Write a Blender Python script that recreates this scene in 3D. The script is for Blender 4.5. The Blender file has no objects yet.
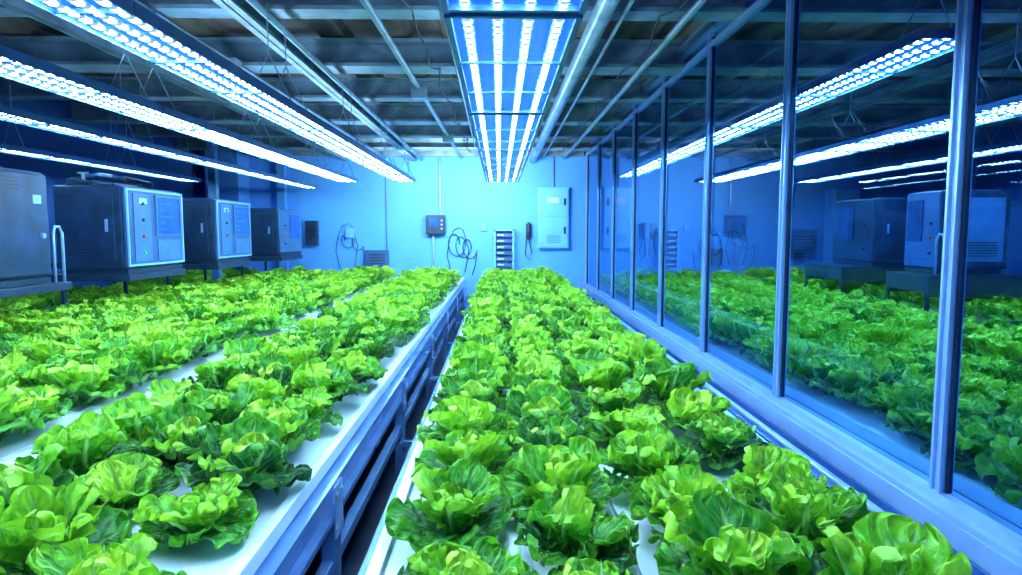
import bpy, bmesh, math, random
import numpy as np
from mathutils import Vector
random.seed(7); rng=np.random.RandomState(7)
S=bpy.context.scene; C=S.collection
try: S.view_settings.view_transform='Standard'
except Exception: pass
PI=math.pi
# ---------------------------------------------------------------- materials
def nodes(m):
    m.use_nodes=True; nt=m.node_tree; nt.nodes.clear(); return nt,nt.nodes,nt.links
def mathf(N,L):
    def M(op,a,b=None,clamp=False):
        n=N.new('ShaderNodeMath'); n.operation=op; n.use_clamp=clamp
        for i,v in enumerate((a,b)):
            if v is None: continue
            if isinstance(v,(int,float)): n.inputs[i].default_value=v
            else: L.new(v,n.inputs[i])
        return n.outputs[0]
    return M
def mat(name,col,rough=.5,metal=0,var=.12,scale=6,bump=.0,emit=None,es=0,stretch=(1,1,1)):
    m=bpy.data.materials.new(name); nt,N,L=nodes(m)
    o=N.new('ShaderNodeOutputMaterial'); b=N.new('ShaderNodeBsdfPrincipled')
    tc=N.new('ShaderNodeTexCoord'); mp=N.new('ShaderNodeMapping'); mp.inputs['Scale'].default_value=stretch
    nz=N.new('ShaderNodeTexNoise'); nz.inputs['Scale'].default_value=scale; nz.inputs['Detail'].default_value=5
    L.new(tc.outputs['Object'],mp.inputs[0]); L.new(mp.outputs[0],nz.inputs['Vector'])
    r=N.new('ShaderNodeValToRGB')
    a=[max(0,c*(1-var*1.6)) for c in col]; z=[min(1,c*(1+var)) for c in col]
    r.color_ramp.elements[0].position=.3; r.color_ramp.elements[1].position=.7
    r.color_ramp.elements[0].color=(*a,1); r.color_ramp.elements[1].color=(*z,1)
    L.new(nz.outputs['Fac'],r.inputs[0]); L.new(r.outputs[0],b.inputs['Base Color'])
    b.inputs['Roughness'].default_value=rough; b.inputs['Metallic'].default_value=metal
    if bump:
        bp=N.new('ShaderNodeBump'); bp.inputs['Strength'].default_value=bump; bp.inputs['Distance'].default_value=.01
        L.new(nz.outputs['Fac'],bp.inputs['Height']); L.new(bp.outputs[0],b.inputs['Normal'])
    if emit:
        b.inputs['Emission Color'].default_value=(*emit,1); b.inputs['Emission Strength'].default_value=es
    L.new(b.outputs[0],o.inputs[0]); return m
def led_mat(name,col,strength,pitch):
    m=bpy.data.materials.new(name); nt,N,L=nodes(m); M=mathf(N,L)
    o=N.new('ShaderNodeOutputMaterial'); e=N.new('ShaderNodeEmission'); tc=N.new('ShaderNodeTexCoord')
    sp=N.new('ShaderNodeSeparateXYZ'); L.new(tc.outputs['Object'],sp.inputs[0])
    f=M('FRACT',M('DIVIDE',sp.outputs['Y'],pitch)); d=M('LESS_THAN',f,.48)
    st=M('ADD',M('MULTIPLY',d,strength),strength*.005)
    e.inputs['Color'].default_value=(*col,1); L.new(st,e.inputs['Strength']); L.new(e.outputs[0],o.inputs[0]); return m
def glass_mat():
    m=bpy.data.materials.new('partition_glass'); nt,N,L=nodes(m); M=mathf(N,L)
    o=N.new('ShaderNodeOutputMaterial'); t=N.new('ShaderNodeBsdfTransparent'); g=N.new('ShaderNodeBsdfGlossy'); mx=N.new('ShaderNodeMixShader')
    t.inputs[0].default_value=(.29,.55,.80,1); g.inputs[0].default_value=(.62,.80,1,1); g.inputs['Roughness'].default_value=.008
    ge=N.new('ShaderNodeNewGeometry'); vd=N.new('ShaderNodeVectorMath'); vd.operation='DOT_PRODUCT'
    L.new(ge.outputs['Incoming'],vd.inputs[0]); L.new(ge.outputs['Normal'],vd.inputs[1])
    c=M('ABSOLUTE',vd.outputs['Value']); fr=M('ADD',M('MULTIPLY',M('POWER',M('SUBTRACT',1.0,c),4.5),.75),.03,True)
    L.new(fr,mx.inputs[0]); L.new(t.outputs[0],mx.inputs[1]); L.new(g.outputs[0],mx.inputs[2]); L.new(mx.outputs[0],o.inputs[0]); return m
def leaf_mat(name,dark,midc,lime,bias=0.0):
    m=bpy.data.materials.new(name); nt,N,L=nodes(m); M=mathf(N,L)
    o=N.new('ShaderNodeOutputMaterial'); b=N.new('ShaderNodeBsdfPrincipled'); tr=N.new('ShaderNodeBsdfTranslucent'); mx=N.new('ShaderNodeMixShader')
    def MX(f,a,c):
        n=N.new('ShaderNodeMix'); n.data_type='RGBA'
        L.new(f,n.inputs[0])
        for i,v in ((6,a),(7,c)):
            if isinstance(v,tuple): n.inputs[i].default_value=(*v,1)
            else: L.new(v,n.inputs[i])
        return n.outputs[2]
    uv=N.new('ShaderNodeUVMap'); uv.uv_map='UVMap'; sp=N.new('ShaderNodeSeparateXYZ'); L.new(uv.outputs[0],sp.inputs[0])
    a=M('ABSOLUTE',M('SUBTRACT',sp.outputs['X'],.5)); v=sp.outputs['Y']
    geo=N.new('ShaderNodeTexCoord'); nz=N.new('ShaderNodeTexNoise'); nz.inputs['Scale'].default_value=36; nz.inputs['Detail'].default_value=4
    L.new(geo.outputs['Object'],nz.inputs['Vector'])
    ph=M('ADD',M('SUBTRACT',M('MULTIPLY',v,5.0),M('MULTIPLY',a,5.0)),M('MULTIPLY',nz.outputs['Fac'],.4))
    sn=M('ABSOLUTE',M('SINE',M('MULTIPLY',ph,PI)))
    side=M('MULTIPLY',M('SUBTRACT',1.0,M('MULTIPLY',sn,3.4),True),M('SUBTRACT',1.0,M('MULTIPLY',a,1.4),True))
    mid=M('SUBTRACT',1.0,M('DIVIDE',a,M('ADD',.026,M('MULTIPLY',M('SUBTRACT',1.0,v),.09))),True)
    vein=M('MAXIMUM',M('MULTIPLY',side,.75),M('POWER',mid,.5))
    at=N.new('ShaderNodeAttribute'); at.attribute_name='tone'
    oi=N.new('ShaderNodeObjectInfo')
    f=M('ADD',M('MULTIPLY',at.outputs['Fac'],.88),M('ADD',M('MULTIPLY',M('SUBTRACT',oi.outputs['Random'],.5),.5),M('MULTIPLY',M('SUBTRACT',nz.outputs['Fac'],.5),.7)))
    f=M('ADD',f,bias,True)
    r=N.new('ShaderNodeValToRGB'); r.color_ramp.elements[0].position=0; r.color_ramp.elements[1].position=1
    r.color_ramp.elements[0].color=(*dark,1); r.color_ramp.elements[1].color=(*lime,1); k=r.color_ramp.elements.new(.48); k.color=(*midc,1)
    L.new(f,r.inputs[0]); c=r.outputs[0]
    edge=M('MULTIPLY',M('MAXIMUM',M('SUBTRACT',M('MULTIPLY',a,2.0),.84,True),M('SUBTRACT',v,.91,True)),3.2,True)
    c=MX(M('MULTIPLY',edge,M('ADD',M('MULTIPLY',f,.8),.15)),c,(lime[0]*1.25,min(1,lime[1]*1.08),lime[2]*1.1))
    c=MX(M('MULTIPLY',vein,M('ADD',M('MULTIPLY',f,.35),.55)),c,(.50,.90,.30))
    L.new(c,b.inputs['Base Color']); L.new(c,tr.inputs[0])
    b.inputs['Roughness'].default_value=.30
    b.inputs['Specular IOR Level'].default_value=.55
    h=M('ADD',M('MULTIPLY',vein,-1.4),M('MULTIPLY',nz.outputs['Fac'],1.5))
    bp=N.new('ShaderNodeBump'); bp.inputs['Strength'].default_value=.9; bp.inputs['Distance'].default_value=.008
    L.new(h,bp.inputs['Height']); L.new(bp.outputs[0],b.inputs['Normal'])
    mx.inputs[0].default_value=.30; L.new(b.outputs[0],mx.inputs[1]); L.new(tr.outputs[0],mx.inputs[2]); L.new(mx.outputs[0],o.inputs[0])
    return m
M_={}
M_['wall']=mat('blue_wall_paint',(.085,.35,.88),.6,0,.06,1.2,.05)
M_['sidewall']=mat('wall_paint_with_painted_shade',(.025,.11,.40),.6,0,.1,1.2,.05)  # wall blue made darker: the side walls' dimness is put into the colour
M_['floor']=mat('dark_concrete',(.03,.04,.07),.4,0,.4,3,.3)
M_['deck']=mat('rusty_dark_deck',(.20,.145,.12),.6,0,.8,1.1,.2,stretch=(2,.8,1))
M_['beam']=mat('blue_grey_beam_paint',(.23,.34,.42),.42,.1,.3,4)
M_['pipe']=mat('galvanised_pipe',(.36,.50,.60),.30,.3,.2,5)
M_['mull']=mat('brushed_aluminium',(.33,.51,.84),.30,.35,.06,8,0,stretch=(1,1,.1))
M_['sill']=mat('blue_steel_sill',(.045,.15,.45),.22,.45,.12,5)
M_['board']=mat('white_growing_board',(.76,.85,.98),.3,0,.05,5,.04)
M_['rail']=mat('pale_blue_rail',(.17,.33,.68),.22,.45,.12,5)
M_['dark']=mat('dark_blue_grey_metal',(.012,.03,.075),.4,.2,.2,6)
M_['body']=mat('slate_machine_casing',(.018,.045,.110),.36,.2,.35,5)
M_['panel']=mat('blue_machine_panel',(.035,.10,.27),.4,.1,.12,6)
M_['strip']=mat('dial_strip_paint',(.055,.16,.38),.4,.0,.12,6)
M_['pale']=mat('pale_cabinet_trim',(.26,.52,.90),.45,0,.08,5)
M_['cab']=mat('pale_blue_cabinet_paint',(.15,.48,.96),.4,0,.06,5)
M_['screen']=mat('blue_screen',(.01,.07,.40),.2,0,.3,8,emit=(.01,.10,.80),es=.35)
M_['dscreen']=mat('unlit_screen',(.02,.06,.20),.2,0,.3,8)
M_['black']=mat('black_rubber',(.012,.016,.03),.5,0,.2,9)
M_['red']=mat('red_button',(.9,.03,.03),.3,0,.1,9)
M_['green']=mat('green_button',(.03,.6,.15),.3,0,.1,9)
M_['white']=mat('white_plastic',(.40,.56,.82),.4,0,.05,9)
M_['hous']=mat('fixture_housing',(.05,.16,.42),.35,.3,.15,7)
M_['diff']=mat('blue_reflector_added_glow',(.01,.06,.30),.5,0,.1,7,emit=(.01,.19,.98),es=.65)  # fixture reflector blue; the emission is added glow standing in for bounced LED light
M_['led']=led_mat('led_chips',(.43,.77,1.0),162,.07)
M_['led2']=led_mat('led_chips_blue',(.26,.62,1.0),85,.07)
M_['led3']=led_mat('led_chips_behind_glass',(.34,.70,1.0),165,.07)
M_['glass']=glass_mat()
M_['leaf']=leaf_mat('lettuce_leaf',(.004,.09,.025),(.075,.41,.016),(.46,.84,.03),.03)  # darkest stop is a bluish-green shadow tone put into the leaf colour
M_['heart']=leaf_mat('lettuce_heart',(.05,.30,.02),(.27,.66,.02),(.66,.93,.07),.05)
# ---------------------------------------------------------------- helpers
def box(bm,x0,x1,y0,y1,z0,z1,bev=0):
    x0,x1=sorted((x0,x1)); y0,y1=sorted((y0,y1)); z0,z1=sorted((z0,z1))
    vs=[bm.verts.new((x,y,z)) for x in(x0,x1) for y in(y0,y1) for z in(z0,z1)]
    fs=[bm.faces.new([vs[i] for i in q]) for q in((0,1,3,2),(4,6,7,5),(0,4,5,1),(2,3,7,6),(0,2,6,4),(1,5,7,3))]
    if bev:
        es=set(e for f in fs for e in f.edges); bmesh.ops.bevel(bm,geom=list(es),offset=bev,segments=2,profile=.6,affect='EDGES')
def tube(bm,pts,r,n=8):
    pts=[Vector(p) for p in pts]; rings=[]
    for i,p in enumerate(pts):
        d=(pts[min(i+1,len(pts)-1)]-pts[max(i-1,0)]).normalized()
        u=d.cross(Vector((0,0,1))) if abs(d.z)<.95 else d.cross(Vector((1,0,0))); u.normalize(); w=d.cross(u)
        rings.append([bm.verts.new(p+u*r*math.cos(2*PI*k/n)+w*r*math.sin(2*PI*k/n)) for k in range(n)])
    for a,b in zip(rings,rings[1:]):
        for k in range(n): bm.faces.new((a[k],a[(k+1)%n],b[(k+1)%n],b[k]))
    bm.faces.new(rings[0][::-1]); bm.faces.new(rings[-1])
def extr(bm,prof,y0,y1):
    a=[bm.verts.new((x,y0,z)) for x,z in prof]; b=[bm.verts.new((x,y1,z)) for x,z in prof]; n=len(prof)
    for i in range(n): bm.faces.new((a[i],a[(i+1)%n],b[(i+1)%n],b[i]))
    bm.faces.new(a[::-1]); bm.faces.new(b)
def obj(name,bm,m,parent=None,smooth=False,recalc=True):
    if recalc: bmesh.ops.recalc_face_normals(bm,faces=bm.faces[:])
    me=bpy.data.meshes.new(name); bm.to_mesh(me); bm.free(); me.materials.append(m)
    if smooth:
        for p in me.polygons: p.use_smooth=True
    o=bpy.data.objects.new(name,me); C.objects.link(o)
    if parent: o.parent=parent
    return o
def B(*boxes,bev=0):
    bm=bmesh.new()
    for b in boxes: box(bm,*b,bev=bev)
    return bm
def T(*ts,n=8):
    bm=bmesh.new()
    for pts,r in ts: tube(bm,pts,r,n)
    return bm
def tag(o,label,cat,group=None,kind=None):
    o['label']=label; o['category']=cat
    if group:o['group']=group
    if kind:o['kind']=kind
    return o
def struct(name,bm,m,label=None):
    o=obj(name,bm,m); o['kind']='structure'
    if label:o['label']=label
    return o
def thing(name,label,cat,loc=(0,0,0),group=None):
    o=bpy.data.objects.new(name,None); C.objects.link(o); o.location=loc; o.empty_display_size=.1
    return tag(o,label,cat,group)
def dup(root,loc,label=None,group=None):
    r=root.copy(); C.objects.link(r); r.location=loc
    if label:r['label']=label
    if group:r['group']=group
    for ch in list(root.children):
        c=ch.copy(); C.objects.link(c); c.parent=r
        for g in list(ch.children):
            d=g.copy(); C.objects.link(d); d.parent=c
    return r
ONES=['','first','second','third','fourth','fifth','sixth','seventh','eighth','ninth','tenth','eleventh','twelfth','thirteenth','fourteenth','fifteenth','sixteenth','seventeenth','eighteenth','nineteenth']
def ordn(n):
    if n<20:return ONES[n]
    t={2:('twentieth','twenty'),3:('thirtieth','thirty'),4:('fortieth','forty'),5:('fiftieth','fifty')}[n//10]
    return t[0] if n%10==0 else t[1]+'-'+ONES[n%10]
# ---------------------------------------------------------------- camera
F=640.0; PITCH=math.atan(55.5/F); YAW=math.atan(12/F)
cam=bpy.data.cameras.new('camera'); co=bpy.data.objects.new('camera',cam); C.objects.link(co); S.camera=co
co.location=(0,0,1.6); co.rotation_euler=(PI/2-PITCH,0,-YAW); cam.sensor_width=36; cam.lens=F/1022*36; cam.clip_start=.05
def proj(x,y,z):
    z-=1.6; xr=x*math.cos(YAW)-y*math.sin(YAW); yr=x*math.sin(YAW)+y*math.cos(YAW)
    d=yr*math.cos(PITCH)-z*math.sin(PITCH); up=yr*math.sin(PITCH)+z*math.cos(PITCH)
    if d<.1: return None
    return 511+F*xr/d, 287.5-F*up/d
# ---------------------------------------------------------------- room
YB=11.5; GX=1.55; XL=-5.2; XR=6.5; ZC=3.15
struct('floor',B((XL-.1,XR+.1,-1.5,YB+.1,-.1,0)),M_['floor'])
struct('wall_back',B((XL-.1,XR+.1,YB,YB+.12,0,ZC+.2)),M_['wall'])
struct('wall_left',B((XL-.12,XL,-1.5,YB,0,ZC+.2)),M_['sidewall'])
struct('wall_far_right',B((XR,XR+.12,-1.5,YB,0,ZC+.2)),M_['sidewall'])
bm=bmesh.new(); x=XL
prof=[]
while x<XR:
    prof+=[(x,ZC+.08),(x+.22,ZC+.08),(x+.26,ZC+.02),(x+.46,ZC+.02)]; x+=.5
va=[bm.verts.new((px,-1.5,pz)) for px,pz in prof]; vb=[bm.verts.new((px,YB,pz)) for px,pz in prof]
for i in range(len(prof)-1): bm.faces.new((va[i],va[i+1],vb[i+1],vb[i]))
struct('ceiling',bm,M_['deck'])
bys=[2.75,4.15,5.45,6.75,8.05,9.35,10.6]
for i,y in enumerate(bys[::-1]):
    hw=.09 if i%2 else .13; zb=2.955 if i%2 else 2.935
    o=obj('ceiling_beam',B((XL,XR,y-hw,y+hw,3.132,3.155),(XL,XR,y-.012,y+.012,zb+.01,3.14),(XL,XR,y-hw,y+hw,zb,zb+.026)),M_['beam'])
    tag(o,f'blue-grey steel ceiling beam across the room, {ordn(i+1)} from the back wall','beam','steel beams across the ceiling')
for i,y in enumerate([8.7,3.45]):
    tag(obj('cross_pipe',T(([(XL,y,3.11),(1.48,y,3.11)],.035),n=10),M_['pipe'],smooth=True),f'pale pipe crossing the ceiling between beams, {ordn(i+1)} from the back wall','pipe')
def longbar(name,x,z,label,r=None,w=.06,h=.08,cat='pipe',m='pipe',y0=.5,x2=None):
    if x2 is None: x2=x
    if r: o=obj(name,T(([(x,y0,z),(x2,YB,z)],r),n=12),M_[m],smooth=True)
    else: o=obj(name,B((x-w/2,x+w/2,y0,YB,z-h/2,z-h/2+.012),(x-w/2,x+w/2,y0,YB,z+h/2-.012,z+h/2),(x-.006,x+.006,y0,YB,z-h/2,z+h/2)),M_[m])
    return tag(o,label,cat)
longbar('ceiling_joist',-1.5,2.89,'blue-grey joist running lengthwise above the aisle light on the left',w=.10,h=.08,cat='joist',m='beam')
longbar('ceiling_pipe',-1.36,2.87,'thin metal pipe beside the lengthwise joist above left light row',r=.022)
longbar('ceiling_joist',-2.7,2.89,'lengthwise steel joist above the second row of lights',w=.08,h=.08,cat='joist',m='beam')
longbar('ceiling_pipe',.60,2.86,'pale thick ceiling pipe running lengthwise just right of the centre light',r=.058)
longbar('ceiling_pipe',.74,2.90,'thin conduit beside the pale thick ceiling pipe near the glass wall',r=.014,x2=.78)
longbar('ceiling_pipe',-.25,2.915,'thin conduit running along the ceiling left of the centre light',r=.012)
longbar('ceiling_pipe',-.31,2.92,'slimmer of the two conduits left of the centre light',r=.008,x2=-.38)
longbar('ceiling_pipe',-.80,2.905,'slim ceiling pipe midway between centre light and left joist',r=.022,x2=-.66)
longbar('ceiling_pipe',-2.12,2.905,'slim ceiling pipe between the two left joists',r=.022,x2=-2.0)
longbar('ceiling_pipe',1.15,2.905,'slim ceiling pipe nearest the top of the glass wall',r=.024)
longbar('ceiling_joist',-3.9,2.89,'lengthwise steel joist near the left wall above the machines',w=.08,h=.08,cat='joist',m='beam')
longbar('ceiling_joist',3.6,2.89,'lengthwise steel joist seen through the glass wall',w=.08,h=.08,cat='joist',m='beam')
def sag(label,x0,x1,y0,y1,n,dz,r=.007):
    pts=[]
    for i in range(n*8+1):
        k=i/(n*8); f=(i%8)/8
        pts.append((x0+(x1-x0)*k+.02*math.sin(i*1.3),y0+(y1-y0)*k,2.928-dz*4*f*(1-f)))
    tag(obj('slung_cable',T((pts,r),n=6),M_['black'],smooth=True),label,'cable')
sag('black cable sagging between beams left of the centre light',-.52,-.45,2.75,10.6,6,.10)
sag('black cable sagging between beams above the second left light row',-2.45,-2.35,2.75,10.6,6,.12)
sag('black cable sagging between beams near the top of the glass',1.02,.98,2.75,10.6,6,.08)
for x,y,lb in((-.73,6.0,'small junction box on the ceiling pipe left of centre light, nearer one'),(-.69,8.85,'small junction box on the ceiling pipe left of centre light, farther one'),(-2.07,5.1,'small junction box on the pipe between the left joists')):
    t=thing('junction_box',lb,'junction box',(x,y,2.82))
    obj('case',B((-.07,.07,-.07,.07,0,.105),bev=.01),M_['beam'],t); obj('lid',B((-.055,.055,-.055,.055,-.008,0)),M_['pipe'],t)
struct('trim_1',B((XL,1.5,YB-.12,YB,2.93,3.13),bev=.01),M_['beam'])
struct('trim_2',B((-4.95,-4.4,YB-.5,YB,0,ZC),bev=.01),M_['wall'])
struct('trim_3',B((-3.9,-3.75,YB-.1,YB,0,ZC),bev=.01),M_['wall'])
# glass partition
struct('wall_right',B((GX-.02,GX+.05,-.5,YB,0,.62)),M_['sill'])
struct('trim_4',B((GX-.09,GX+.055,-.5,YB,.62,.650),(GX-.065,GX+.05,-.5,YB,.649,.672),(GX-.035,GX+.035,-.5,YB,.671,.70),(GX-.100,GX-.09,-.5,YB,.592,.668)),M_['mull'])
struct('trim_5',B((GX-.06,GX+.06,-.5,YB,3.03,3.12),(GX-.03,GX+.03,-.5,YB,2.93,2.96),bev=.003),M_['mull'])
my=[.84+1.3*k for k in range(9)]
def quad(x,y0,y1,z0,z1):
    bm=bmesh.new(); bm.faces.new([bm.verts.new(p) for p in((x,y0,z0),(x,y0,z1),(x,y1,z1),(x,y1,z0))]); return bm
for i,y in enumerate(my):
    w=bpy.data.objects.new(f'window_{i+1}',None); C.objects.link(w); w['kind']='structure'; w.location=(GX,y,.7)
    obj('mullion',B((-.020,.020,-.022,.022,0,2.33),(-.032,-.020,-.026,-.014,0,2.33),(-.032,-.020,.014,.026,0,2.33)),M_['mull'],w)
    if y<YB-.5:
        obj('pane',quad(0,.022,1.278,0,2.33),M_['glass'],w)
        obj('gasket',B((-.010,.010,.022,.030,0,2.3),(-.010,.010,1.270,1.278,0,2.3)),M_['dark'],w)
w=bpy.data.objects.new('window_10',None); C.objects.link(w); w['kind']='structure'; w.location=(GX,-.46,.7)
obj('pane',quad(0,0,1.27,0,2.33),M_['glass'],w)
# ---------------------------------------------------------------- grow beds
def cchan(x,out,z0,z1,w=.05,t=.008):
    s=out
    return [(x,z0),(x+s*w,z0),(x+s*w,z0+.02),(x+s*(w-t),z0+.02),(x+s*(w-t),z0+t),(x+s*t,z0+t),(x+s*t,z1-t),(x+s*(w-t),z1-t),(x+s*(w-t),z1-.02),(x+s*w,z1-.02),(x+s*w,z1),(x,z1)]
def bed(label,x0,x1,y0,y1,legs,group=None,rm='rail',grooves=(),dz=0):
    t=thing('grow_bed',label,'grow bed',((x0+x1)/2,(y0+y1)/2,0),group); cx=(x0+x1)/2; cy=(y0+y1)/2
    X0=x0-cx; X1=x1-cx; Y0=y0-cy; Y1=y1-cy
    bm=bmesh.new()
    xs=[X0+.033]+[g-cx for g in sorted(grooves)]+[X1-.033]
    for a,b in zip(xs,xs[1:]): box(bm,a+.004,b-.004,Y0+.002,Y1-.002,.772-dz,.80-dz,bev=.004)
    box(bm,X0+.01,X1-.01,Y0+.01,Y1-.01,.755-dz,.785-dz)
    box(bm,X0,X0+.033,Y0,Y1,.765-dz,.815-dz,bev=.004); box(bm,X1-.033,X1,Y0,Y1,.765-dz,.815-dz,bev=.004)
    obj('growing_board',bm,M_['board'],t)
    for s,xx in((-1,X0),(1,X1)):
        bm=bmesh.new(); extr(bm,cchan(xx-s*.01,s,.62-dz,.755-dz),Y0,Y1); obj('side_rail',bm,M_[rm],t)
        obj('lower_rail',B((xx-s*.01,xx+s*.03,Y0,Y1,.43-dz,.475-dz),bev=.004),M_[rm],t)
    for ly in legs:
        for s,xx in((-1,X0),(1,X1)):
            obj('leg',B((xx-s*.01,xx+s*.042,ly-cy-.03,ly-cy+.03,.02,.62-dz),(xx-s*.03,xx+s*.05,ly-cy-.05,ly-cy+.05,0,.02)),M_[rm],t)
            bm=B((xx+s*.041,xx+s*.047,ly-cy-.05,ly-cy+.05,.56-dz,.74-dz))
            for dy in(-.03,.03):
                for z in(.59-dz,.71-dz): tube(bm,[(xx+s*.046,ly-cy+dy,z),(xx+s*.053,ly-cy+dy,z)],.008)
            obj('bracket',bm,M_['mull'],t)
        obj('cross_bar',B((X0,X1,ly-cy-.02,ly-cy+.02,.56-dz,.61-dz)),M_[rm],t)
    return t
LG=[.7,2.15,3.7,5.3,6.9,8.5,10.1]
bed('white grow bed on pale blue rails left of the narrow aisle',-1.47,-.60,.3,11.2,LG,grooves=(-.92,-1.18))
bed('white centre grow bed between the narrow aisle and glass wall ledge',-.31,.88,.3,11.2,LG,grooves=(.05,.33,.61))
bed('wide white grow bed of lettuce in front of the machines',-3.14,-1.60,.6,11.2,LG[1:],grooves=(-1.76,-2.05,-2.32,-2.62,-2.90))
bed('narrow grow bed along the front of the machine row',-3.80,-3.27,1.6,10.8,LG[1:])
bed('grow bed farthest left behind the machines',-4.98,-4.02,1.6,10.8,LG[1:])
bed('white grow bed directly behind the glass partition',1.665,2.98,.6,11.2,LG[1:],dz=.10)
bed('second grow bed behind the glass partition',3.12,3.84,2.0,11.2,LG[2:],dz=.05)
bed('grow bed farthest right behind glass, under the machines there',4.14,5.5,3.0,11.2,LG[2:])
for i,y in enumerate(LG[1:]):
    o=obj('tie_bar',B((-.555,-.36,y-.2,y-.16,.40,.43),(-.555,-.54,y-.23,y-.13,.375,.43),(-.372,-.36,y-.23,y-.13,.375,.43)),M_['rail'])
    tag(o,f'pale tie bar across the narrow aisle between beds, {ordn(i+1)} from camera','tie bar','tie bars across the aisle')
t=thing('wall_ledge','blue steel ledge on brackets running along the foot of the glass wall','ledge',(1.2,5.5,0))
bm=bmesh.new(); extr(bm,cchan(-.02,-1,.56,.68,.045),-5.2,5.9); obj('ledge_rail',bm,M_['mull'],t)
obj('ledge_tray',B((.07,.325,-5.2,5.9,.555,.57),(.07,.085,-5.2,5.9,.571,.62),(.225,.235,-5.2,5.9,.571,.60)),M_['sill'],t)
obj('ledge_pipe',T(([(.155,-5.2,.60),(.155,5.9,.60)],.018),n=10),M_['mull'],t,smooth=True)
for y in my[1:]:
    obj('ledge_bracket',B((-.22,-.03,y-5.5+.3,y-5.5+.34,.50,.55),(-.085,-.066,y-5.5+.25,y-5.5+.39,.48,.70),(-.02,.32,y-5.5+.3,y-5.5+.34,.51,.55)),M_['rail'],t)
    obj('leg',B((-.06,-.03,y-5.5+.30,y-5.5+.36,0,.56)),M_['rail'],t)
    obj('clamp',B((.255,.315,y-5.5-.03,y-5.5+.03,.58,.612),(.245,.322,y-5.5-.045,y-5.5+.045,.57,.58)),M_['mull'],t)
# ---------------------------------------------------------------- light fixtures
def fixture(label,width,length,ns,led,group,cap):
    t=thing('led_grow_light',label,'grow light',(0,0,0),group); w=width/2; fr=.022 if cap>.01 else .008
    obj('housing',B((-w,w,0,length,.014,.028),(-w-fr,-w,0,length,-.020,.028),(w,w+fr,0,length,-.020,.028),(-w,w,0,cap,-.016,.026),(-w,w,length-cap,length,-.016,.026)),M_['hous'],t)
    obj('reflector_panel',B((-w,w,cap,length-cap,.004,.013)),M_['diff'],t)  # tray reflector behind the strips, its glow put into the material
    sw=.023; e=cap+.005 if cap<.01 else cap+.02
    for k in range(ns):
        x=-w+(k+.5)*width/ns
        s=obj('led_strip',B((x-sw/2,x+sw/2,e,length-e,-.012,-.005)),M_[led],t)
        obj('strip_backing',B((x-sw/2-.010,x+sw/2+.010,e-.003,length-e+.003,-.005,.004)),M_['diff'],s)
    for y in (length*.33,length*.66):
        obj('cross_bar',B((-w,w,y-.010,y+.010,-.024,-.014)),M_['hous'],t)
    for y in (.15,length-.15):
        obj('hanger_wire',T(([(-w,y,.026),(0,y,.3),(0,y,.58)],.004),([(w,y,.026),(0,y,.3)],.004),n=5),M_['pipe'],t)
    return t
segs=[.42,2.20,3.98,5.76,7.54,9.32]
names=['nearest camera','second from camera','third from camera','fourth from camera','fifth from camera','last, by the wall']
rows=[('the centre ceiling row above the middle bed',.05,2.33,.42,4,'led',5,0),
      ('the light row just left of the aisle',-1.33,2.33,.25,3,'led',5,0),
      ('the second light row left of the aisle',-2.15,2.33,.25,3,'led',5,0),
      ('the row above the left machines',-3.2,2.36,.19,2,'led2',6,0),
      ('the leftmost light row beside the left wall',-4.35,2.33,.19,2,'led2',5,0),
      ('the first light row behind the glass',1.98,2.46,.26,3,'led3',4,.65),
      ('the second light row behind the glass',3.05,2.33,.30,3,'led3',5,0),
      ('the farthest light row behind the glass',4.43,2.33,.26,2,'led3',5,0)]
for ri,(nm,x,z,w,ns,led,ct,off) in enumerate(rows):
    first=None; sg=[s for s in segs] if not off else [s+off for s in segs[1:]]
    for y,sn in list(zip(sg,names))[:ct]:
        lab=f'blue LED panel in {nm}, {sn}'
        if first is None:
            first=fixture(lab,w,1.74 if ri==0 else 1.775,ns,led,nm[4:],.022 if ri==0 else .004); first.location=(x,y,z)
        else: dup(first,(x,y,z),lab)
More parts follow.
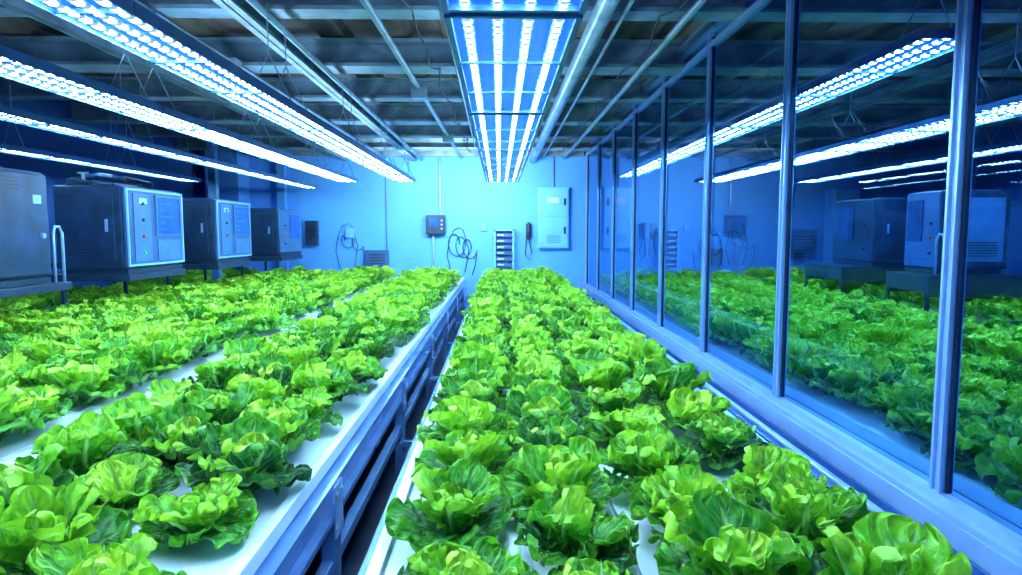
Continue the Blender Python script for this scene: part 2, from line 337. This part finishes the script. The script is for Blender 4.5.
# ---------------------------------------------------------------- machines
def machine(label,x,y,z,w,l,h,f,style,cat='control machine',face='panel',scr='screen',endm='body'):
    t=thing('control_cabinet',label,cat,(x,y,z))
    def X(a):return f*a
    obj('casing',B((X(-w),X(-.03),0,l,0,h),bev=.02),M_['body'],t)
    obj('top_cover',B((X(-w+.05),X(-.08),.05,l-.05,h,h+.008)),M_['dark'],t)
    e=obj('end_panel',B((X(-w+.06),X(-.10),-.012,.0,.07,h-.07),bev=.004),M_[endm],t)
    obj('vent',B(*[(X(-w+.12),X(-.22),-.018,-.011,.12+i*.025,.13+i*.025) for i in range(6)]),M_['dark'],t)
    obj('latch',B((X(-.17),X(-.15),-.025,-.011,h*.45,h*.60)),M_['mull'],t)
    obj('skirt',B((X(-w+.04),X(-.01),.02,l-.02,-.045,0)),M_['dark'],t)
    if style=='plain':
        obj('front_panel',B((X(-.03),X(0),.02,l-.02,.02,h-.02),bev=.01),M_['body'],t)
        obj('sticker',B((X(0),X(.003),l-.17,l-.09,h*.70,h*.78)),M_['pale'],t)
        obj('vent_slot',B(*[(X(0),X(.004),.3,l-.3,h-.14+i*.025,h-.13+i*.025) for i in range(4)]),M_['black'],t)
        obj('lock',T(([(X(0),l-.1,h*.4),(X(.02),l-.1,h*.4)],.02)),M_['mull'],t)
    else:
        obj('front_panel',B((X(-.03),X(0),.01,l-.01,.01,h-.01),bev=.012),M_[face],t)
        if style=='full':
            obj('edge_frame',B((X(0),X(.014),.012,.030,.02,h-.02),(X(0),X(.014),l-.030,l-.012,.02,h-.02),(X(0),X(.014),.030,l-.030,h-.038,h-.02),(X(0),X(.014),.030,l-.030,.02,.038)),M_['pale'],t)
            obj('dial_strip',B((X(0),X(.008),l*.12,l*.40,.06,h-.06)),M_['strip'],t)
            sc=obj('screen',B((X(0),X(.012),l*.5,l*.92,h*.42,h-.08),bev=.004),M_[scr],t)
            obj('screen_frame',B((X(0),X(.016),l*.48,l*.5,h*.40,h-.06),(X(0),X(.016),l*.92,l*.94,h*.40,h-.06),(X(0),X(.016),l*.5,l*.92,h-.08,h-.06),(X(0),X(.016),l*.5,l*.92,h*.40,h*.42)),M_['strip'],sc)
            obj('readout',B(*[(X(.012),X(.014),l*.55,l*(.6+.28*random.random()),h*.48+i*.06,h*.48+i*.06+.006) for i in range(5)]),M_['strip'],sc)
            for i in range(4):
                obj('button',T(([(X(.008),l*.26,.14+i*.15),(X(.020),l*.26,.14+i*.15)],.016),n=10),M_['red' if i==1 else ('green' if i==0 else 'black')],t)
            obj('gauge',B((X(.008),X(.014),l*.20,l*.33,h-.15,h-.10)),M_['white'],t)
            obj('drawer',B((X(0),X(.01),l*.5,l*.92,.06,h*.34)),M_['strip'],t)
        else:
            obj('screen',B((X(0),X(.012),l*.45,l*.9,h*.35,h-.08),bev=.004),M_[scr],t)
            for i in range(3): obj('button',T(([(X(0),l*.2,.15+i*.14),(X(.02),l*.2,.15+i*.14)],.013),n=10),M_['red' if i==1 else 'black'],t)
    return t
machine('large plain slate cabinet with handle rail at the left edge',-3.3,3.85,1.27,.75,.95,.76,1,'plain')
machine('slate control cabinet with red button and big blue screen, second from left',-3.3,5.75,1.27,.62,1.02,.74,1,'full')
machine('control cabinet with lit screen, third along the left row',-3.3,7.57,1.27,.6,1.02,.72,1,'full')
machine('smallest-looking control cabinet of the left row, nearest back wall',-3.3,9.75,1.27,.6,1.05,.68,1,'half',face='strip')
machine('dark control cabinet seen through glass, nearer the back wall',4.3,7.3,1.25,.70,.9,.74,-1,'half',face='body',scr='dscreen')
machine('blue-ended control cabinet seen through glass at the right edge',4.12,5.95,1.25,.68,.5,.74,-1,'half',scr='dscreen',face='panel',endm='strip')
def stand(label,x0,x1,y0,y1,tx,zl=1.16,zt=1.22):
    t=thing('machine_stand',label,'stand',((x0+x1)/2,(y0+y1)/2,0)); hx=(x1-x0)/2; hy=(y1-y0)/2; cx=(x0+x1)/2
    obj('stand_top',B((tx[0]-cx,tx[1]-cx,-hy,hy,zl,zt),bev=.006),M_['dark'],t)
    for yy in(-hy+.03,hy-.03):
        obj('cross_member',B((-hx,hx,yy-.02,yy+.02,zl-.04,zl)),M_['dark'],t)
        for s in(-1,1): obj('leg',B((s*(hx-.015)-.015,s*(hx-.015)+.015,yy-.015,yy+.015,0,zl-.04)),M_['dark'],t)
for (y0,y1,nm) in((3.85,4.98,'plain leftmost cabinet'),(5.75,6.77,'second left cabinet'),(7.57,8.59,'third left cabinet'),(9.75,10.8,'last left cabinet')):
    stand(f'dark steel stand under the {nm}',-5.12,-3.885,y0,y1,(-4.08,-3.29))
stand('dark steel stand under the farther cabinet behind glass',3.95,5.68,7.3,8.2,(3.95,5.05),1.04,1.20)
stand('dark steel stand under the blue-ended cabinet behind glass',3.95,5.68,5.8,6.45,(3.95,4.85),1.04,1.20)
t=thing('pump_assembly','dark pipes and pump housings behind the second control cabinet','pump',(-4.4,7.15,1.27))
obj('pump_body',T(([(0,0,.0),(0,0,.86)],.16),([(.3,.1,.0),(.3,.1,.82)],.1),n=16),M_['body'],t)
obj('pipe',T(([(-.3,0,.2),(-.3,0,.9),(.05,0,.94),(.3,0,.9),(.3,.5,.88)],.035),([(-.1,.2,.2),(-.1,.2,.98),(.5,.2,.86)],.02)),M_['body'],t)
obj('base_plate',B((-.4,.45,-.2,.3,-.05,0)),M_['dark'],t)
t=thing('pipe_manifold','dark pipe manifold lying on top of the second left cabinet','pipes',(-3.72,6.1,2.018))
obj('pipe',T(([(-.15,-.2,.04),(-.15,.4,.04),(.1,.5,.04)],.03),([(.05,-.22,.03),(.05,.35,.03)],.022),([(.18,-.1,.02),(.18,.3,.02)],.015)),M_['body'],t)
obj('valve',T(([(-.15,.0,.04),(-.15,.0,.13)],.015),([(-.2,.0,.13),(-.10,.0,.13)],.010)),M_['pipe'],t)
def handrail(label,x,y,z,h=.55):
    tag(obj('grab_rail',T(([(x,y,z),(x,y,z+h-.05),(x,y+.03,z+h),(x,y+.07,z+h),(x,y+.10,z+h-.05),(x,y+.10,z)],.012),n=10),M_['mull'],smooth=True),label,'rail')
handrail('bent steel grab rail right of the plain slate cabinet',-3.325,4.85,1.22,h=.42)
handrail('bent steel grab rail seen through glass before the blue-ended cabinet',4.09,5.82,1.20,h=.38)
tag(obj('support_post',B((-3.99,-3.89,8.95,9.05,0,2.84),(-4.0,-3.88,8.94,9.06,2.80,2.83)),M_['strip']),'blue square post rising between the third and fourth left cabinets','post')
# ---------------------------------------------------------------- back wall equipment
def wt(name,label,cat,x,z,g=None,y=0): return thing(name,label,cat,(x,YB+y,z),g)
t=wt('wall_controller','dark wall-mounted controller with blue screen and conduit below','controller',-1.12,1.56)
obj('case',B((-.17,.17,-.14,0,0,.34),bev=.012),M_['dark'],t); obj('screen',B((-.11,.05,-.146,-.14,.14,.29)),M_['screen'],t)
for i in range(3): obj('button',T(([(.11,-.14,.1+i*.07),(.11,-.155,.1+i*.07)],.016)),M_['white'],t)
obj('conduit',T(([(-.05,-.05,0),(-.05,-.05,-.6)],.016),([(.08,-.05,.34),(.08,-.05,1.37)],.012)),M_['pipe'],t)
t=wt('electrical_cabinet','tall pale blue electrical cabinet on back wall beside the glass','cabinet',.97,1.31)
obj('case',B((-.27,.27,-.10,0,0,1.08),bev=.01),M_['cab'],t)
obj('door',B((-.25,.25,-.112,-.10,.56,1.06),bev=.005),M_['cab'],t)
obj('door',B((-.25,.25,-.112,-.10,.02,.54),bev=.005),M_['cab'],t)
for z in(.12,.42,.64,.92): obj('hinge',B((-.268,-.25,-.122,-.10,z,z+.07)),M_['mull'],t)
for z in(.26,.76): obj('handle',B((.18,.21,-.13,-.112,z,z+.12)),M_['dark'],t)
obj('vent',B(*[(-.12,.12,-.117,-.112,.10+i*.03,.11+i*.03) for i in range(5)]),M_['strip'],t)
obj('label_plate',B((-.12,.1,-.116,-.112,.80,.90)),M_['white'],t)
t=wt('breaker_rack','small pale slotted breaker rack low on back wall behind centre bed','rack',.09,.95)
obj('frame',B((-.18,-.15,-.2,0,0,.70),(.15,.18,-.2,0,0,.70),(-.18,.18,-.2,0,.67,.70),(-.18,.18,-.02,0,0,.7)),M_['cab'],t)
for i in range(6): 
    s=obj('module',B((-.15,.15,-.17,-.02,.04+i*.105,.10+i*.105)),M_['panel'],t)
    obj('module_label',B((-.12,.0,-.174,-.17,.06+i*.105,.085+i*.105)),M_['white'],s)
def handset(label,x):
    t=wt('wall_handset',label,'handset',x,1.25)
    obj('cradle',B((-.05,.05,-.06,0,.25,.5),bev=.01),M_['dark'],t)
    obj('receiver',T(([(0,-.09,.22),(0,-.11,.35),(0,-.09,.52)],.025)),M_['black'],t)
    obj('cord',T(([(0,-.07,.25),(.05,-.07,.0),(.02,-.06,-.15),(-.06,-.06,-.05),(-.04,-.05,.26)],.01)),M_['black'],t)
handset('dark wall handset with hanging cord between rack and electrical cabinet',.53)
handset('dark wall handset seen through glass on the back wall',2.75)
def loops(label,x,z,n,R,m='black',r=.010):
    pts=[]
    for i in range(n*16+1):
        a=i*2*PI/16; k=i/(n*16)
        pts.append((x+(k-.5)*.35+R*math.cos(a)*(1-.3*k),YB-.026-.008*math.sin(a*.5),z-.1*k+R*1.5*math.sin(a)*(1-.2*k)))
    pts+=[(x+.24,YB-.02,z-.35),(x+.18,YB-.02,z-.55)]
    tag(obj('coiled_cable',T((pts,r),([(x-.2,YB-.009,z-.5),(x-.27,YB-.009,z-.2),(x-.22,YB-.009,z+.1),(x-.15,YB-.009,z+.25),(x-.05,YB-.009,z+.3),(x+.02,YB-.009,z+.26),(x+.12,YB-.009,z-.1),(x+.05,YB-.009,z-.5)],r),n=6),M_[m],smooth=True),label,'cable')
loops('dark cable coiled in loops on back wall behind the aisle',-.66,1.38,3,.13,'dark',.0085)
loops('thin cable tangle on back wall between left boxes and controller',-2.64,1.45,2,.07,'panel',.008)
loops('thin cable tangle on back wall seen through the glass',4.36,1.5,2,.09,'panel',.008)
tag(obj('wall_conduit',T(([(-2.0,YB-.015,1.28),(-2.0,YB-.015,2.6),(-1.6,YB-.015,2.6),(-1.6,YB-.015,2.92)],.012),n=8),M_['strip']),'thin stepped conduit rising on back wall from the dark vent box','conduit')
tag(obj('wall_conduit',T(([(.97,YB-.015,2.39),(.97,YB-.015,2.92)],.018),n=8),M_['strip']),'short conduit rising from the tall electrical cabinet to the ceiling','conduit')
def sbox(name,label,cat,x0,x1,z0,z1,m='body',d=.1,y=0,sm='black'):
    t=wt(name,label,cat,(x0+x1)/2,z0,y=y); w=(x1-x0)/2; h=z1-z0
    obj('case',B((-w,w,-d,0,0,h),bev=.01),M_[m],t)
    obj('cover',B((-w+.03,w-.03,-d-.008,-d,.03,h-.03)),M_[m],t)
    obj('slot',B(*[(-w+.06,w-.06,-d-.012,-d-.007,.06+i*.05,.075+i*.05) for i in range(max(1,min(12,int((h-.1)/.05))))]),M_[sm],t)
sbox('vent_box','small dark vent box low on back wall left of controller','vent',-2.37,-1.96,.98,1.28,'panel')
sbox('wall_box','small slate box on back wall beside the last left cabinet','box',-3.42,-3.2,1.37,1.80)
sbox('socket_box','small pale socket box on wall above the left cable tangle','socket',-2.72,-2.58,1.5,1.66,'cab',.06,sm='panel')
sbox('socket_box','small pale socket box on back wall right of controller','socket',-.32,-.22,1.62,1.74,'cab',.05,sm='panel')
sbox('breaker_box','slotted slate box on back wall seen through glass, by corner','box',5.2,5.7,1.1,1.65,'panel')
sbox('wall_box','small dark box on back wall through the glass, beside cable tangle','box',3.7,4.0,1.0,1.3,'dark')
sbox('tall_cabinet','tall pale cabinet in far right corner seen through the glass','cabinet',5.85,6.3,.0,2.35,'cab',.3,-.03,sm='strip')
# ---------------------------------------------------------------- lettuce
def leaf(L,W,e0,e1,az,r0,A,n,ph,nt,ns,cup,tone,twist=0,k=1.5):
    u=np.linspace(0,1,nt); t=1-(1-u)**1.3
    e=e0+(e1-e0)*t**k
    dt=np.diff(t,prepend=0)
    r=r0+np.cumsum(np.cos(e)*dt)*L; z=.012+np.cumsum(np.sin(e)*dt)*L
    sm=np.clip(t/.62,0,1); sm=sm*sm*(3-2*sm)
    w=W/2*(.16+.84*sm)*np.sqrt(np.clip(1-(np.clip(t-.55,0,1)/.455)**2.4,0.002,1))
    s=np.linspace(-1,1,ns)
    Tt,Ss=np.meshgrid(t,s,indexing='ij'); Wt=w[:,None]*np.ones_like(Ss); E=e[:,None]*np.ones_like(Ss)
    b=np.arctan2(Ss,(Tt-.40)*1.8)
    rr=np.sqrt(Ss**2+np.clip((Tt-.4)/.6,0,1)**2*(1-np.abs(Ss)*.6)); rr=np.clip(rr,0,1)
    edge=rr**4.5*np.clip(Tt*2.5,0,1); edge3=rr**7*np.clip(Tt*2.5,0,1)
    d=A*(.8*edge*np.sin(n*b+ph)+1.2*edge3*np.sin(2.3*n*b+ph*2.1))
    d+=.006*(Ss**2)*np.sin(3*b+ph*1.3)*np.clip(Tt*2,0,1)
    bl=np.clip(np.abs(Ss)*4,0,1)
    d+=.0042*bl*np.sin((Tt-np.abs(Ss)*.35)*31.4+ph*.2)
    d+=.0022*np.sin(Tt*31+ph*2)*np.sin(Ss*13+ph)
    d+=cup*Wt*Ss**2 - .015*np.exp(-(Ss/.09)**2)*(1-Tt*.7)
    y=Wt*Ss*(1+.07*edge*np.sin(n*1.3*b+ph)+.12*edge3*np.sin(n*2.9*b+ph)) + twist*Tt**2*L
    R=r[:,None]-np.sin(E)*d; Z=z[:,None]+np.cos(E)*d+twist*Ss*Wt*1.0
    Z=np.maximum(Z,.006+.006*np.abs(np.sin(b*5)))
    x_=R*math.cos(az)-y*math.sin(az); y_=R*math.sin(az)+y*math.cos(az)
    V=np.stack([x_,y_,Z],-1).reshape(-1,3); UV=np.stack([(Ss+1)/2,Tt],-1).reshape(-1,2)
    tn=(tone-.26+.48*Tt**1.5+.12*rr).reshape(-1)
    idx=np.arange(nt*ns).reshape(nt,ns)
    Fc=np.stack([idx[:-1,:-1],idx[1:,:-1],idx[1:,1:],idx[:-1,1:]],-1).reshape(-1,4)
    return V,UV,np.clip(tn,-.2,1.1),Fc
def join(ls):
    V=[];U=[];Tn=[];Fs=[];o=0
    for v,u,t,f in ls: V.append(v);U.append(u);Tn.append(t);Fs.append(f+o);o+=len(v)
    return np.concatenate(V),np.concatenate(U),np.concatenate(Tn),np.concatenate(Fs)
def tomesh(name,d,m):
    V,U,Tn,Fs=d; me=bpy.data.meshes.new(name)
    me.vertices.add(len(V)); me.vertices.foreach_set('co',V.astype(np.float32).ravel())
    nf=len(Fs); me.loops.add(nf*4); me.loops.foreach_set('vertex_index',Fs.astype(np.int32).ravel())
    me.polygons.add(nf); me.polygons.foreach_set('loop_start',np.arange(0,nf*4,4,dtype=np.int32))
    me.polygons.foreach_set('use_smooth',np.ones(nf,dtype=bool))
    uv=me.uv_layers.new(name='UVMap'); uv.data.foreach_set('uv',U[Fs.ravel()].astype(np.float32).ravel())
    at=me.attributes.new('tone','FLOAT','POINT'); at.data.foreach_set('value',Tn.astype(np.float32))
    me.update(calc_edges=True); me.validate(); me.materials.append(m); return me
def head(seed,nt,ns,part,fr=1.0):
    R=random.Random(seed); ls=[]
    a0=R.random()*6; loose=seed%3!=0
    v=.22 if loose else .10
    lo=R.choice([0,0,.1,-.1])
    if part!='heart':
        for i in range(6):
            ls.append(leaf(.215*R.uniform(.85,1.1),.235*R.uniform(.85,1.12),R.uniform(.62-v,.62+v),R.uniform(-.35,.25),a0+i*1.047+R.uniform(-.2,.2),.012,fr*R.uniform(.009,.013),R.choice([8,9,10,11]),R.random()*6,nt,ns,R.uniform(.0,.25),R.uniform(-.05,.30)+lo,R.uniform(-.15,.15)))
        for i in range(5):
            ls.append(leaf(.215*R.uniform(.85,1.15),.210*R.uniform(.85,1.15),R.uniform(1.05-v,1.05+v),R.uniform(.2,1.1),a0+.5+i*1.257+R.uniform(-.25,.25),.01,fr*R.uniform(.009,.013),R.choice([8,9,10]),R.random()*6,nt,ns,R.uniform(.1,.35),R.uniform(.3,.85)+lo,R.uniform(-.15,.15)))
    if part!='outer':
        for i in range(3):
            ls.append(leaf(.180*R.uniform(.8,1.15),.140*R.uniform(.85,1.2),R.uniform(1.2,1.5),R.uniform(.7,1.5),a0+2+i*2.09+R.uniform(-.4,.4),.008,fr*R.uniform(.008,.012),R.choice([7,8,9]),R.random()*6,nt,ns,R.uniform(.2,.45),R.uniform(.4,.95),R.uniform(-.15,.15)))
    return join(ls)
variants=[]
for k in range(14):
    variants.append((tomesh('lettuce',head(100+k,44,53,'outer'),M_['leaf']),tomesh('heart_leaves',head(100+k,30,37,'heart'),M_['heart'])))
low=[head(300+k,13,15,'all') for k in range(8)]
bedrows=[('the centre bed',[-.10,.19,.48,.76]),('the bed left of aisle',[-.79,-1.06,-1.31]),('the wide bed by the machines',[-1.91,-2.19,-2.46,-2.78,-3.03]),
         ('the bed fronting the machines',[-3.42,-3.66]),('the bed behind the machines',[-4.25,-4.65]),('the first bed behind glass',[1.84,2.11,2.38,2.65,2.88]),('the second bed behind glass',[3.22,3.48,3.74]),('the farthest bed behind glass',[4.3,4.62,4.94,5.26])]
ZT={5:.70,6:.75}
cands=[]
for bi,(bn,xs) in enumerate(bedrows):
    for ri,x in enumerate(sorted(xs)):
        y=.95+(ri%2)*.16+random.random()*.1; cnt=0
        while y<11.05:
            xx=x+random.uniform(-.028,.028); yy=y+random.uniform(-.04,.04)
            p=proj(xx,yy,.9)
            ok=p and -80<p[0]<1102 and p[1]<665
            lo={3:1.9,4:1.9,6:2.3,7:3.3,2:.9}.get(bi,.6)
            if ok and yy>lo:
                cnt+=1; cands.append((math.hypot(xx,yy),xx,yy,bi,ri,cnt,len(xs)))
            y+=.318
cands.sort()
IND=300
def rowname(r,n): return 'leftmost row' if r==0 else ('rightmost row' if r==n-1 else f'{ordn(r+1)} row from left')
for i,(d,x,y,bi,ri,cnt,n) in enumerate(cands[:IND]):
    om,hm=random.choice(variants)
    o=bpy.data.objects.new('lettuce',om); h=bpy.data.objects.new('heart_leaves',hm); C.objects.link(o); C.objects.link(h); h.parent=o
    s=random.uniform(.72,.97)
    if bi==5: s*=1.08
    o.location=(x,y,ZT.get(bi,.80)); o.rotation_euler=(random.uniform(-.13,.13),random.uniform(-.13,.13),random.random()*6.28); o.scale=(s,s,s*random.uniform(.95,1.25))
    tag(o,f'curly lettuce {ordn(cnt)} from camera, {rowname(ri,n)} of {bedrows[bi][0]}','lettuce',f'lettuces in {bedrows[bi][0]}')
ls=[]
for (d,x,y,bi,ri,cnt,n) in cands[IND:]:
    V,U,Tn,Fs=random.choice(low); a=random.random()*6.28; s=random.uniform(.76,.98); ca,sa=math.cos(a)*s,math.sin(a)*s
    W=np.stack([V[:,0]*ca-V[:,1]*sa+x,V[:,0]*sa+V[:,1]*ca+y,V[:,2]*s*random.uniform(.95,1.2)+ZT.get(bi,.80)+.005],-1)
    ls.append((W,U,np.clip(Tn+random.uniform(-.25,.35),-.2,1),Fs))
if ls:
    o=bpy.data.objects.new('distant_lettuces',tomesh('distant_lettuces',join(ls),M_['leaf'])); C.objects.link(o)
    tag(o,'mass of distant small curly lettuces filling the far ends of all beds','lettuces',kind='stuff')
# ---------------------------------------------------------------- light
W=bpy.data.worlds.new('world'); S.world=W; W.use_nodes=True
bg=W.node_tree.nodes['Background']; bg.inputs[0].default_value=(.05,.25,1,1); bg.inputs[1].default_value=.5
def area(name,loc,rot,sx,sy,p,col,spread=None):
    l=bpy.data.lights.new(name,'AREA'); l.shape='RECTANGLE'; l.size=sx; l.size_y=sy; l.energy=p; l.color=col
    if spread: l.spread=math.radians(spread)
    o=bpy.data.objects.new(name,l); C.objects.link(o); o.location=loc; o.rotation_euler=rot; return o
for x,z,p in((.05,2.42,82),(-1.75,2.42,66),(-3.7,2.42,12),(3.0,2.55,10)):
    area('ceiling_fill_light',(x,4.8,z),(PI,0,0),.2,8.5,p,(.40,.68,1))  # added fill lamps, not real fixtures, that brighten the ceiling
for x,p in((-1.4,62),(-.1,84)):
    area('wall_fill_light',(x,9.8,2.45),(math.radians(74),0,0),1.0,.15,p,(.62,.84,1))  # added fill lamps, not real fixtures, for the glow on the back wall
